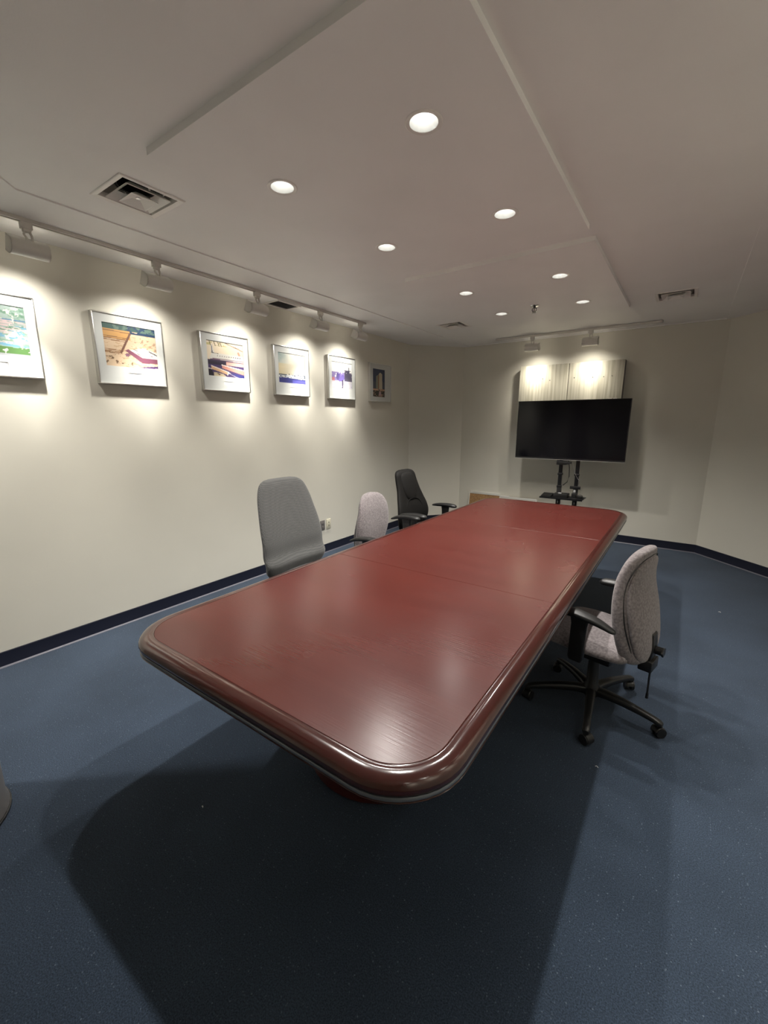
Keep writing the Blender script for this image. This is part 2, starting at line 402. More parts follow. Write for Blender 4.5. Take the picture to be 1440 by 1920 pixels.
for i, y in enumerate((.97, 1.665, 2.49, 3.24, 3.86)):
    track_head(-3.035, y, R(90), hl[i], TRACK_W, TRACK_C, 'track lamps above the pictures', aim=(-.05, .09, -.90))
track_head(-1.73, 5.675, 0, 'left white track lamp above the wall cabinet at the far end', BACK_W, BACK_C, 'track lamps above the cabinet', aim=(.03, .14, -.60), spread=96, spill=.55)
track_head(-1.06, 5.675, 0, 'right white track lamp above the wall cabinet at the far end', BACK_W, BACK_C, 'track lamps above the cabinet', aim=(-.05, .14, -.60), spread=96, spill=.55)

for i, y in enumerate((-.2, .65, 1.5, 2.35)):  # unseen lamps added to brighten the right side of ceiling and carpet
    track_head(.655, y, R(-90), 'added unseen track lamp on the right wall track, ' + ('nearest', 'second', 'third', 'farthest')[i], TRACK_W, TRACK_C, 'added track lamps along the right wall', aim=(0, .09, -.90))

# ------------------------------------------------------------------ framed pictures
NX, NY = 110, 84
def fbm(x, y, s, seed):
    rs = np.random.RandomState(seed); out = 0; amp = 1; tot = 0
    for o in range(4):
        g = rs.rand(64, 64); xx = (x * s * 2 ** o) % 63; yy = (y * s * 2 ** o) % 63
        xi, yi = xx.astype(int), yy.astype(int); fx, fy = xx - xi, yy - yi
        v = g[yi, xi] * (1 - fx) * (1 - fy) + g[yi, xi + 1] * fx * (1 - fy) + g[yi + 1, xi] * (1 - fx) * fy + g[yi + 1, xi + 1] * fx * fy
        out = out + v * amp; tot += amp; amp *= .6
    return out / tot
def lin(c): return np.array([((v / 255 + .055) / 1.055) ** 2.4 if v > 10 else v / 255 / 12.92 for v in c])
def paint(kind):
    X, Y = np.meshgrid(np.linspace(0, 1, NX), np.linspace(0, 1, NY))   # X to the right, Y up
    im = np.ones((NY, NX, 3)) * lin((200, 200, 200))
    def put(mask, c, a=1.0):
        mk = np.clip(mask.astype(float) * a, 0, 1)[..., None]; im[:] = im * (1 - mk) + lin(c) * mk
    def line(x0, y0, x1, y1, wd, c, a=1.0):
        dx, dy = x1 - x0, y1 - y0; t = np.clip(((X - x0) * dx + (Y - y0) * dy) / (dx * dx + dy * dy), 0, 1)
        put(np.hypot(X - x0 - t * dx, Y - y0 - t * dy) < wd, c, a)
    n1, n2 = fbm(X, Y, 9, 1), fbm(X + Y * .6, Y * 3, 10, 2)
    def poly(pts):
        ins = np.zeros(X.shape, bool); j = len(pts) - 1
        for i in range(len(pts)):
            (xi, yi), (xj, yj) = pts[i], pts[j]
            with np.errstate(divide='ignore', invalid='ignore'):
                ins ^= ((yi > Y) != (yj > Y)) & (X < (xj - xi) * (Y - yi) / (yj - yi + 1e-9) + xi)
            j = i
        return ins
    if kind == 0:      # green coast from the air
        put(Y > -1, (150, 170, 165)); put(n2 > .52, (125, 158, 140)); put((n2 > .6) & (Y > .5), (100, 138, 118))
        put((fbm(X + 1.7 * Y, Y * 5, 7, 5) > .56) & (Y < .7), (205, 185, 185)); put((fbm(X + Y, Y * 4, 6, 6) > .6) & (Y < .65), (110, 160, 185))
        put((Y < .16 + .05 * n1) & (Y > .06), (85, 125, 70)); put((abs(Y - .72) < .012) & (X > .4), (90, 130, 160)); put(Y < .05, (160, 165, 170)); put(n1 > .66, (215, 215, 205))
    if kind == 1:      # aerial of fields and a white building
        put(Y > -1, (226, 200, 170)); put(n2 > .6, (205, 175, 140)); put(Y > .86, (55, 90, 85)); put((Y > .8) & (X > .45) & (n1 > .42), (40, 65, 95))
        put((Y > .86) & (n1 > .58), (95, 120, 110)); put((Y < .86) & (Y > .66) & (X < .5), (215, 165, 100))
        for k, yy in enumerate((.83, .70, .66, .62, .40, .36, .33)): line(0, yy, .5 - .04 * k, yy - .02, .010, (150, 110, 75))
        line(.5, .80, .3, .34, .02, (120, 85, 70)); put((fbm(X, Y, 22, 9) > .62) & (X < .5) & (Y < .34), (120, 95, 70))
        put((fbm(X, Y, 26, 11) > .62) & (X > .5) & (Y > .45) & (Y < .75), (180, 150, 125))
        put(poly([(.40, .40), (.72, .50), (1, .42), (1, .24), (.70, .24)]), (238, 235, 225))
        put(poly([(.38, .40), (.44, .44), (.70, .27), (1, .27), (1, .15), (.68, .14)]), (125, 75, 95)); put(poly([(.36, .31), (.42, .34), (.47, .29), (.41, .26)]), (130, 90, 115))
        line(.55, .45, .62, .42, .01, (90, 80, 80)); line(.60, .36, .66, .33, .01, (90, 80, 80)); line(.84, .44, 1, .36, .014, (60, 50, 55)); line(.84, .34, .9, .33, .01, (120, 110, 110))
        put(poly([(.62, .035), (1, .10), (1, .02), (.8, .01)]), (85, 60, 110)); put(poly([(.3, .0), (1, .04), (1, .0)]), (215, 190, 215))
    if kind == 2:      # white aircraft behind loading carts
        put(Y > -1, (238, 222, 195)); put((Y > .86) & (n2 > .5) & (X < .55), (200, 190, 130))
        for x0 in (.08, .2, .3, .36): line(x0, 1, x0 + .04, .86, .010, (110, 100, 60))
        line(.42, 1, 1, .80, .009, (120, 85, 70)); line(0, .985, 1, .985, .012, (105, 100, 85)); line(.62, .93, .9, .86, .006, (150, 110, 95)); line(.86, .74, .88, .68, .03, (205, 150, 130)); 
        put(poly([(.05, .5), (.12, .62), (.13, .88), (.16, .88), (.2, .66), (1, .66), (1, .48), (.1, .48)]), (225, 222, 215))
        put(poly([(.13, .66), (.13, .86), (.145, .86), (.16, .66)]), (80, 80, 85)); line(.12, .66, .3, .645, .008, (90, 90, 90))
        for k in range(11): put(np.hypot(X - .28 - .062 * k, (Y - .585 - .001 * k)) < .010 + .0007 * k, (70, 60, 75))
        line(.15, .50, 1, .50, .012, (140, 120, 130)); line(.1, .47, 1, .44, .02, (110, 80, 110)); put((Y < .46) & (X < .5), (60, 50, 75)); put((Y < .44) & (Y > .34) & (X > .5), (225, 180, 165))
        put(Y < .34, (75, 60, 105)); put(poly([(.0, .42), (.45, .40), (.45, .33), (0, .33)]), (45, 40, 60)); put(poly([(.38, .33), (1, .22), (1, .10), (.38, .25)]), (215, 150, 135)); line(.38, .34, 1, .24, .014, (250, 235, 230))
        put(poly([(.1, .28), (.58, .13), (.5, .08), (.1, .20)]), (220, 180, 140)); line(.1, .29, .55, .15, .012, (250, 240, 235)); line(.55, .15, .52, .07, .012, (250, 240, 235)); line(.55, .13, .85, .0, .014, (245, 235, 240))
        put(poly([(.55, .12), (1, .10), (1, 0), (.85, 0)]), (60, 60, 125)); put(poly([(.15, .12), (.4, .09), (.5, .0), (.15, .0)]), (205, 190, 160)); put(poly([(0, .2), (.1, .2), (.16, .0), (0, 0)]), (35, 30, 45))
        line(0, .22, .1, .2, .01, (235, 225, 225)); put(poly([(.22, .09), (.34, .08), (.3, .04)]), (60, 30, 40))
    if kind == 3:      # pale sky over blue water
        put(Y > -1, (236, 233, 218)); g = np.clip((1 - X * 2.2) * .9 * (Y > .55) * np.clip((Y - .5) * 3, 0, 1) * (.6 + n1), 0, 1); put(g > -1, (125, 160, 165), g)
        put(np.clip((.6 - X) * (Y < .65), 0, 1) > -1, (226, 205, 150), np.clip((.7 - X) * (Y < .65) * (Y > .3), 0, 1))
        put((Y < .30) & (Y > .17) & (n2 > .36), (225, 232, 240)); put((Y < .32) & (Y > .19) & (fbm(X, Y, 26, 3) > .6), (70, 80, 100))
        put(Y < .19 - .03 * X + .04 * (n1 - .5), (62, 66, 135)); put((Y < .13) & (X > .5), (95, 95, 180)); put((Y < .3) & (Y > .26) & (X < .3), (80, 90, 100))
    if kind == 4:      # bright sky, violet trees, snow
        put(Y > -1, (245, 243, 238)); put((Y < .62) & (Y > .28) & (n1 > .40), (150, 135, 190)); put((Y < .72) & (Y > .3) & (X > .62) & (n1 > .38), (85, 80, 105))
        put((np.hypot((X - .42) / .2, (Y - .42) / .16) < 1) & (fbm(X, Y, 16, 4) > .36), (110, 95, 165)); put((np.hypot((X - .3) / .07, (Y - .45) / .14) < 1), (95, 85, 145))
        line(.84, .6, .84, .82, .02, (70, 70, 90)); put((Y < .4) & (X < .15) & (n1 > .45), (190, 120, 130)); line(.52, .02, .53, .3, .035, (60, 50, 85)); line(.35, .1, .36, .3, .012, (130, 110, 150))
        put((Y < .26) & (np.abs(X - .53) > .05) & (n1 > .3), (215, 212, 225)); put((Y < .10) & (n1 > .55), (170, 165, 190)); put(Y < .02, (130, 115, 120))
    if kind == 5:      # tower at dusk
        put(Y > -1, (45, 60, 95)); put(Y < .55, (70, 80, 95)); put(poly([(.28, .28), (.28, .74), (.5, .80), (.5, .28)]), (140, 145, 130)); put(poly([(.5, .28), (.5, .82), (.62, .88), (.78, .83), (.8, .28)]), (212, 202, 180))
        for k in range(7): line(.50 + .04 * k, .3, .50 + .04 * k, .82, .006, (165, 145, 120))
        put(poly([(.44, .3), (.44, .76), (.53, .8), (.53, .3)]), (150, 110, 80)); put((Y < .30) & (n1 > .42), (175, 130, 95)); put((Y < .24), (45, 40, 32)); put((Y < .22) & (fbm(X, Y, 20, 8) > .55), (185, 150, 130)); put((Y < .2) & (np.hypot(X - .6, Y - .13) < .09), (190, 160, 165))
        put((Y > .23) & (Y < .28) & (n1 > .4), (215, 170, 140))
    return im
def picture(i, y0, y1, z0, z1, win, label, caption=True):
    """hangs on the left wall; local x runs to the right (+y of the room), local y up, local z out of the wall"""
    W, H = y1 - y0, z1 - z0
    t = thing('framed_picture', label, 'picture', (XL, y0, z0), 0, 'framed photographs on the left wall')
    t.rotation_euler = Matrix(((0, 0, 1), (1, 0, 0), (0, 1, 0))).to_euler()
    bm = B(); fw, dp = .008, .034
    for x0, x1, a, b in ((0, W, 0, fw), (0, W, H - fw, H), (0, fw, fw, H - fw), (W - fw, W, fw, H - fw)): box(bm, x0, x1, a, b, .001, dp, .0015)
    obj('frame', bm, M['silver'], t, smooth=30)
    holes = [sq(win[0] * W, win[1] * W, win[2] * H, win[3] * H)]
    cap = (.43 * W, .64 * W, .125 * H, .18 * H)
    if caption: holes.append(sq(*cap))
    zf = .027
    bm = B(); plate(bm, sq(fw, W - fw, fw, H - fw), holes, zf)
    for h in holes:                          # bevelled cut of the mat board
        for k in range(4):
            a, b = h[k], h[(k + 1) % 4]; bm.faces.new([bm.verts.new(p) for p in ((*a, zf), (*b, zf), (*b, zf - .004), (*a, zf - .004))])
    obj('mat_board', bm, M['mat'], t, smooth=0, tris=True)
    bm = B(); box(bm, fw, W - fw, fw, H - fw, .002, .016); obj('backing_board', bm, M['cabside'], t, smooth=0)
    im = paint(i) * .75; me = bpy.data.meshes.new('photograph')
    x0, x1, a, b = win[0] * W - .003, win[1] * W + .003, win[2] * H - .003, win[3] * H + .003
    vs = [(x0 + (x1 - x0) * u / (NX - 1), a + (b - a) * v / (NY - 1), .0225) for v in range(NY) for u in range(NX)]
    fs = [(v * NX + u, v * NX + u + 1, (v + 1) * NX + u + 1, (v + 1) * NX + u) for v in range(NY - 1) for u in range(NX - 1)]
    me.from_pydata(vs, [], fs); at = me.color_attributes.new('print', 'FLOAT_COLOR', 'POINT')
    at.data.foreach_set('color', np.concatenate([im, np.ones((NY, NX, 1))], 2).astype(np.float32).ravel()); me.materials.append(M['print'])
    o = bpy.data.objects.new('photograph', me); COL.objects.link(o); o.parent = t
    if caption:
        bm = B(); box(bm, cap[0] - .003, cap[1] + .003, cap[2] - .003, cap[3] + .003, .018, .0252); obj('caption_card', bm, M['label'], t, smooth=0)
        bm = B(); g = .0011
        for q in ((cap[0], cap[1], cap[3] - g, cap[3]), (cap[1] - g, cap[1], cap[2], cap[3])): box(bm, *q, .0252, .0262)
        obj('cut_edge', bm, M['greyp'], t, smooth=0)
    return t
WN = (.13, .885, .265, .865)
pl = ['framed green coastal aerial photograph cut off by the left edge', 'framed sandy aerial photograph with a white building, second from the left',
      'framed photograph of a white aircraft behind carts, third from the left', 'framed photograph of pale sky over dark blue water, fourth from the left',
      'framed photograph of bright sky and violet trees, fifth from the left', 'narrow upright framed photograph of a tower, last on the left wall']
for i, y0 in enumerate((.565, 1.335, 2.105, 2.86, 3.62, 4.375)):
    picture(i, y0, y0 + .468, 1.76, 2.226, WN if i < 5 else (.15, .70, .13, .86), pl[i], i < 5)

# ------------------------------------------------------------------ wall sockets
def socket(y, m, label, hole):
    t = thing('wall_socket', label, 'wall socket', (XL, y, .335))
    bm = B(); box(bm, 0, .008, -.036, .036, -.058, .058, .003); obj('cover_plate', bm, m, t)
    if hole:
        bm = B(); box(bm, .008, .010, -.018, .018, -.036, .036, .001); obj('receptacle', bm, m, t)
        for z in (-.018, .02):
            bm = B(); box(bm, .0095, .0105, -.005, .005, z - .007, z + .007); obj('slot', bm, M['dark'], t)
    else:
        for z in (-.02, .02):
            bm = B(); box(bm, .008, .0105, -.017, .017, z - .014, z + .014, .002); obj('receptacle', bm, M['greyp'], t)
socket(3.485, M['greyp'], 'dark grey wall socket plate, left of the ivory one', False)
socket(3.585, M['ivory'], 'ivory wall socket plate, right of the dark grey one', True)

# ------------------------------------------------------------------ conference table
TZ, TX0, TX1, TY0, TY1, TR = .705, -1.724, -.348, .640, 4.416, .21
def rrect(o, z, n=10):
    r = TR - o; pts = []
    for cx, cy, a0 in ((TX1 - TR, TY1 - TR, 0), (TX0 + TR, TY1 - TR, 90), (TX0 + TR, TY0 + TR, 180), (TX1 - TR, TY0 + TR, 270)):
        for k in range(n + 1):
            a = R(a0 + 90 * k / n); pts.append(Vector((cx + r * math.cos(a), cy + r * math.sin(a), z)))
    return pts
def sweep(prof, m, name, parent, closed=True):
    bm = B(); n = len(rrect(0, 0)); rings = [rrect(o, TZ + z) for o, z in prof]
    loft(bm, rings, caps=False, closed=closed); return obj(name, bm, m, parent, smooth=50)
table = thing('conference_table', 'long glossy mahogany conference table with rounded corners', 'table', (0, 0, 0))
sweep([(.056, -.012), (.056, .0005), (.052, -.0014), (.046, .0006), (.036, .0012), (.022, -.002), (.010, -.009), (.003, -.018), (0, -.028), (.002, -.036), (.007, -.043), (.014, -.046), (.05, -.046)], M['edge'], 'edge_moulding', table)
sweep([(.03, -.0462), (.007, -.0462), (.004, -.050), (.005, -.056), (.03, -.056)], M['strip'], 'metal_inlay', table)
sweep([(.03, -.0562), (.007, -.0562), (.003, -.0585), (.005, -.062), (.010, -.066), (.18, -.066), (.18, -.058)], M['edge'], 'lower_lip', table)
bm = B(); a = rrect(.05, TZ - .045); b2 = rrect(.05, TZ - .0125); loft(bm, [a, b2]); obj('core_board', bm, M['ped'], table, smooth=0)
o = .0565; ys = [TY0 + o, 1.895, 3.159, TY1 - o]; g = .0011
for k in range(3):
    full = [Vector((p.x, p.y, 0)) for p in rrect(o, 0)]
    y0, y1 = ys[k] + (g if k else 0), ys[k + 1] - (g if k < 2 else 0)
    if k == 0: pts = [p for p in full if p.y < 1.3] + [Vector((TX1 - o, y1, 0)), Vector((TX0 + o, y1, 0))]
    elif k == 1: pts = [Vector(q) for q in ((TX0 + o, y0, 0), (TX1 - o, y0, 0), (TX1 - o, y1, 0), (TX0 + o, y1, 0))]
    else: pts = [p for p in full if p.y > 3.8] + [Vector((TX0 + o, y0, 0)), Vector((TX1 - o, y0, 0))]
    bm = B(); loft(bm, [[p + Vector((0, 0, TZ - .012)) for p in pts], [p + Vector((0, 0, TZ - .0008)) for p in pts], [p.lerp(Vector((-1.02, (y0 + y1) / 2, 0)), .001) + Vector((0, 0, TZ)) for p in pts]])
    obj('tabletop_section', bm, M['top'], table, smooth=0)
for cy in (1.40, 3.43):
    bm = B(); lathe(bm, [(.30, .001), (.312, .006), (.312, .07), (.30, .078), (.285, .08), (.285, .637)], 48, c=(-1.02, cy, 0), sx=1.02, sy=1.0)
    p = obj('pedestal', bm, M['ped'], table, smooth=40)
    for s in (-1, 1):
        bm = B(); box(bm, -1.02 + s * .12 - .0015, -1.02 + s * .12 + .0015, cy - .2685, cy - .255, .08, .638); obj('seam_strip', bm, M['edge'], p)

# ------------------------------------------------------------------ office chairs (local +x = the way the chair faces)
def star_base(t, phase, hub_z=.12, rad=.33):
    bm = B(); lathe(bm, [(.036, .065), (.044, .075), (.042, .115), (.030, .135), (.027, .30), (.024, .30)], 20); obj('gas_column', bm, M['black'], t)
    for k in range(5):
        a = phase + k * 2 * PI / 5; d = Vector((math.cos(a), math.sin(a), 0)); s = Vector((-d.y, d.x, 0)); Z = Vector((0, 0, 1))
        bm = B(); rs = []
        for u, hw, hh, z in ((.03, .026, .024, .095), (.08, .024, .022, .10), (.16, .021, .019, .097), (.24, .018, .016, .088), (.30, .017, .014, .078), (.325, .018, .015, .070), (.338, .012, .010, .066)):
            rs.append(ring(d * (u * rad / .33) + Z * z, s, Z, hw, hh, 3, 14))
        loft(bm, rs); leg = obj('base_leg', bm, M['black'], t, smooth=50)
        c = d * (rad - .012); bm = B()
        q = Vector((math.cos(a + .9), math.sin(a + .9), 0)); ax = Vector((-q.y, q.x, 0)); cc = c + q * .008 + Z * .025
        for sg in (-1, 1): cyl(bm, cc + ax * sg * .008, cc + ax * sg * .024, .0245, 18)
        rs = []
        for j in range(9):
            th = PI * (-.05 + 1.0 * j / 8); rs.append(ring(cc + q * math.cos(th) * .024 + Z * math.sin(th) * .026, ax, q * math.cos(th) + Z * math.sin(th), .020, .0035, 4, 8))
        loft(bm, rs); cyl(bm, c + Z * .045, c + Z * .066, .007)
        obj('caster', bm, M['black'], leg)
def cushion(keys, n=26, e=2.6, seg=36, bend=0.0, axis='z'):
    """keys: (pos along axis, offset, half width, half thickness); ends closed round"""
    bm = B(); rs = []
    for s in spline(keys, n):
        p, off, hw, th = s[:4]; hw = max(hw, .003); th = max(th, .002)
        pts = []
        for i in range(seg):
            t = 2 * PI * i / seg; ct, st = math.cos(t), math.sin(t)
            yy = hw * math.copysign(abs(ct) ** (2 / e), ct); dd = th * math.copysign(abs(st) ** (2 / 2.2), st) + bend * (yy / .25) ** 2
            pts.append(Vector((off + dd, yy, p)) if axis == 'z' else Vector((p, yy, off + dd)))
        rs.append(pts)
    loft(bm, rs); return bm
def armrest(t, s, z, x0, x1, yo, m='black', droop=.03):
    U, V = Vector((0, 1, 0)), Vector((0, 0, 1)); rs = []
    for q in spline([(x0, -droop - .004, .006, .005), (x0 + .015, -droop, .019, .010), (x0 + .08, -.35 * droop, .027, .017), (x0 + .6 * (x1 - x0), .002, .035, .018), (x1 - .03, -.003, .035, .018), (x1 - .006, -.008, .022, .010), (x1, -.01, .006, .004)], 20):
        rs.append(ring((q[0], s * yo, z + q[1]), U, V, q[2], q[3], 2.4, 18))
    bm = B(); loft(bm, rs); arm = obj('armrest', bm, M[m], t, smooth=60)
    bm = B(); xm = (x0 + x1) / 2 + .015; rs = []
    for zz, hx, dx in ((z - .010, .045, 0), (z - .05, .038, .0), (z - .22, .036, .005), (z - .235, .030, .005)):
        rs.append(ring((xm + dx, s * yo, zz), Vector((1, 0, 0)), U, hx, .013, 5, 16))
    loft(bm, rs); obj('post', bm, M[m], arm, smooth=40)
    bm = B(); tube(bm, [(xm + .005, s * yo, z - .20), (xm + .005, s * yo, .42), (xm + .005, s * (yo - .03), .395), (xm, s * .08, .39)], .016, 10, flat=.6); obj('bracket', bm, M[m], arm)
def task_chair(label, loc, rz, phase, seat_z=.46, arm=(.615, .615), top=.93, yo=.27, group=None, lever=True, ax=(-.17, .115)):
    t = thing('office_chair', label, 'chair', loc, rz, group)
    star_base(t, phase)
    bm = B(); box(bm, -.13, .10, -.09, .09, seat_z - .105, seat_z - .075, .008); box(bm, -.09, .05, -.05, .05, seat_z - .18, seat_z - .10, .01); obj('seat_mechanism', bm, M['black'], t)
    bm = cushion([(-.215, seat_z - .035, .10, .008), (-.205, seat_z - .035, .17, .026), (-.17, seat_z - .035, .225, .038), (-.02, seat_z - .035, .25, .040), (.12, seat_z - .035, .25, .040), (.20, seat_z - .042, .235, .036), (.245, seat_z - .055, .18, .024), (.255, seat_z - .06, .11, .008)], 30, 2.8, 40, axis='x', bend=-.0)
    obj('seat', bm, M['mauve'], t, smooth=60)
    zb = seat_z - .085; h = top - zb
    BX = .068
    bk = cushion([(zb, -.238, .05, .012), (zb + .012, -.236, .13, .030), (zb + .07, -.234, .195, .050), (zb + .42 * h, -.222, .225, .054), (zb + .68 * h, -.222, .215, .045), (zb + .88 * h, -.232, .175, .036), (zb + .97 * h, -.243, .115, .029), (zb + h, -.25, .03, .010)], 34, 2.5, 40, bend=.035)
    for v in bk.verts: v.co.x += BX - .036 * max(0, (top - .12 - v.co.z) / .35)
    back = obj('backrest', bk, M['mauve'], t, smooth=60)
    sh = cushion([(zb + .01, -.256, .04, .012), (zb + .02, -.256, .10, .020), (zb + .09, -.264, .165, .027), (zb + .42 * h, -.256, .192, .027), (zb + .66 * h, -.244, .182, .022), (zb + .84 * h, -.256, .14, .020), (zb + .90 * h, -.262, .09, .014), (zb + .92 * h, -.264, .03, .008)], 30, 2.5, 36, bend=.02)
    for v in sh.verts: v.co.x += BX - .036 * max(0, (top - .12 - v.co.z) / .35)
    obj('rear_panel', sh, M['mauve'], back, smooth=60)
    bm = B(); pts = []                        # piping in the seam round the rear panel
    kk = spline([(zb + .015, -.262, .06), (zb + .05, -.260, .145), (zb + .12, -.262, .182), (zb + .42 * h, -.252, .205), (zb + .66 * h, -.244, .194), (zb + .84 * h, -.258, .152), (zb + .92 * h, -.268, .09), (zb + .945 * h, -.272, 0)], 26)
    pts = [Vector((q[1] + .035 * (q[2] / .25) ** 2, q[2], q[0])) for q in kk]; pts += [Vector((p.x, -p.y, p.z)) for p in pts[-2::-1]]
    tube(bm, [p + Vector((BX - .036 * max(0, (top - .12 - p.z) / .35), 0, 0)) for p in pts], .0025, 6); obj('seam_piping', bm, M['black'], back)
    bm = B(); rs = []
    for q in spline([(-.10, seat_z - .09, .03, .008), (-.20, seat_z - .095, .035, .008), (-.262, seat_z - .08, .038, .009), (-.278, seat_z - .02, .036, .008), (-.272, seat_z + .06, .03, .007)], 14):
        rs.append(ring((q[0], 0, q[1]), Vector((0, 1, 0)), Vector((.7, 0, .7)), q[2], q[3], 4, 12))
    loft(bm, rs); box(bm, -.29, -.23, -.05, .05, seat_z - .125, seat_z - .07, .006); [setattr(v.co, 'x', v.co.x + BX - .050) for v in bm.verts]; obj('back_bracket', bm, M['black'], t)
    bm = B(); cyl(bm, (-.285, 0, seat_z - .02), (-.315, 0, seat_z - .02), .02, 14); cyl(bm, (-.312, 0, seat_z - .02), (-.32, 0, seat_z - .02), .024, 5); [setattr(v.co, 'x', v.co.x + BX - .050) for v in bm.verts]; obj('knob', bm, M['black'], t)
    if lever:
        bm = B(); cyl(bm, (-.262, .03, seat_z - .11), (-.264, .03, seat_z - .24), .0045, 8); cyl(bm, (-.264, .03, seat_z - .24), (-.264, .03, seat_z - .265), .0065, 8); obj('hanging_lever', bm, M['black'], t)
    for s, z in ((1, arm[0]), (-1, arm[1])): armrest(t, s, z, ax[0], ax[1], yo)
    return t
task_chair('mauve fabric office chair with black arms on the right side of the table', (-.262, 2.31, 0), R(167), R(-84 - 167), group='mauve fabric office chairs')
task_chair('mauve fabric office chair between the tall grey and black chairs on the left', (-1.985, 2.86, 0), R(2), R(20), arm=(.665, .60), top=.915, yo=.31, ax=(-.155, .145), group='mauve fabric office chairs', lever=False)

def tall_chair(label, loc, rz, kind):
    t = thing('high_back_chair', label, 'chair', loc, rz)
    star_base(t, R(30)); m = M['weave'] if kind == 'grey' else M['leather']; sz = .49
    bm = B(); box(bm, -.13, .10, -.09, .09, sz - .115, sz - .085, .008); box(bm, -.09, .05, -.05, .05, sz - .2, sz - .11, .01); obj('seat_mechanism', bm, M['black'], t)
    bm = cushion([(-.25, sz - .04, .10, .008), (-.24, sz - .04, .18, .03), (-.18, sz - .04, .235, .045), (0, sz - .04, .26, .046), (.15, sz - .04, .255, .045), (.22, sz - .05, .235, .038), (.265, sz - .065, .18, .024), (.275, sz - .07, .11, .008)], 28, 2.8, 40, axis='x')
    obj('seat', bm, m, t, smooth=60)
    if kind == 'grey':
        bm = cushion([(.44, -.215, .14, .012), (.45, -.213, .20, .03), (.50, -.207, .26, .046), (.56, -.196, .275, .056), (.615, -.218, .277, .044), (.70, -.222, .275, .042), (.80, -.243, .268, .040), (.90, -.268, .252, .038), (1.00, -.292, .232, .036), (1.075, -.308, .200, .032), (1.108, -.315, .155, .020), (1.118, -.318, .10, .006)], 44, 3.0, 48, bend=.03)
        b = obj('backrest', bm, m, t, smooth=60)
        bm = cushion([(.45, -.238, .14, .01), (.50, -.235, .225, .02), (.75, -.268, .240, .02), (1.0, -.316, .212, .02), (1.075, -.332, .16, .015), (1.09, -.336, .09, .006)], 24, 3.0, 36, bend=.03)
        obj('back_shell', bm, M['black'], b, smooth=60)
    else:
        bm = cushion([(.45, -.235, .14, .012), (.46, -.233, .21, .03), (.52, -.225, .262, .042), (.60, -.222, .278, .046), (.68, -.232, .262, .044), (.76, -.252, .232, .040), (.84, -.272, .202, .038), (.93, -.298, .184, .036), (.99, -.312, .172, .034), (1.022, -.322, .145, .024), (1.036, -.326, .09, .008)], 44, 2.9, 48, bend=.03)
        b = obj('backrest', bm, m, t, smooth=60)
        bm = cushion([(.735, -.222, .03, .010), (.745, -.222, .07, .022), (.78, -.228, .105, .030), (.85, -.246, .125, .033), (.93, -.272, .128, .032), (.99, -.295, .12, .028), (1.015, -.305, .08, .012)], 26, 2.6, 36, bend=.01)
        obj('head_cushion', bm, m, b, smooth=60)
        bm = B(); kk = spline([(.50, -.178, .15), (.60, -.172, .165), (.68, -.184, .145), (.74, -.198, .09), (.765, -.2, .0)], 16)
        pts = [Vector((q[1], q[2], q[0])) for q in kk]; pts += [Vector((p.x, -p.y, p.z)) for p in pts[-2::-1]]; tube(bm, pts, .004, 6); obj('seam_piping', bm, m, b)
    bm = B(); rs = []
    for q in spline([(-.10, sz - .10, .03, .008), (-.22, sz - .10, .035, .008), (-.285, sz - .07, .038, .009), (-.29, sz + .02, .036, .008), (-.29, sz + .16, .03, .007)], 14):
        rs.append(ring((q[0], 0, q[1]), Vector((0, 1, 0)), Vector((.7, 0, .7)), q[2], q[3], 4, 12))
    loft(bm, rs); obj('back_bracket', bm, M['black'], t)
    if kind != 'grey':
        for s in (1, -1): armrest(t, s, .66, -.15, .13, .31, droop=.012)
    return t
tall_chair('tall grey woven fabric chair, nearest on the left of the table', (-2.0, 2.0, 0), R(0), 'grey')
tall_chair('tall black leather chair with black arms near the far left corner', (-1.98, 3.60, 0), R(0), 'black')

# ------------------------------------------------------------------ television on its stand
TVX0, TVX1, TVZ0, TVZ1, TVY = -1.795, -.545, 1.055, 1.76, 5.5
t = thing('television', 'large flat black television on the rolling stand at the far end', 'television', ((TVX0 + TVX1) / 2, TVY, TVZ0))
hw, H = (TVX1 - TVX0) / 2, TVZ1 - TVZ0
bm = B(); box(bm, -hw, hw, .004, .03, 0, H, .004); box(bm, -hw * .6, hw * .6, .03, .065, .06, H * .6, .01); obj('casing', bm, M['bezel'], t)
bm = B()
for q in ((-hw, hw, 0, .016), (-hw, hw, H - .009, H), (-hw, -hw + .009, .016, H - .009), (hw - .009, hw, .016, H - .009)): box(bm, q[0], q[1], -.002, .004, q[2], q[3], .001)
obj('bezel', bm, M['bezel'], t)
bm = B(); box(bm, -hw + .009, hw - .009, .001, .004, .016, H - .009); obj('screen', bm, M['screen'], t, smooth=0)
bm = B(); box(bm, -hw, hw, -.003, .004, -.003, 0); obj('silver_edge', bm, M['alu'], t)
bm = B(); box(bm, -.05, .05, -.002, .02, -.012, 0, .002); obj('sensor_tab', bm, M['bezel'], t)
for xx in (.405, .455):
    bm = B(); box(bm, xx - .018, xx + .018, -.004, .02, H, H + .008, .002); obj('clip', bm, M['whitem'], t)
st = thing('tv_stand', 'black steel two-post rolling television stand behind the table', 'stand', (-1.145, 5.58, 0))
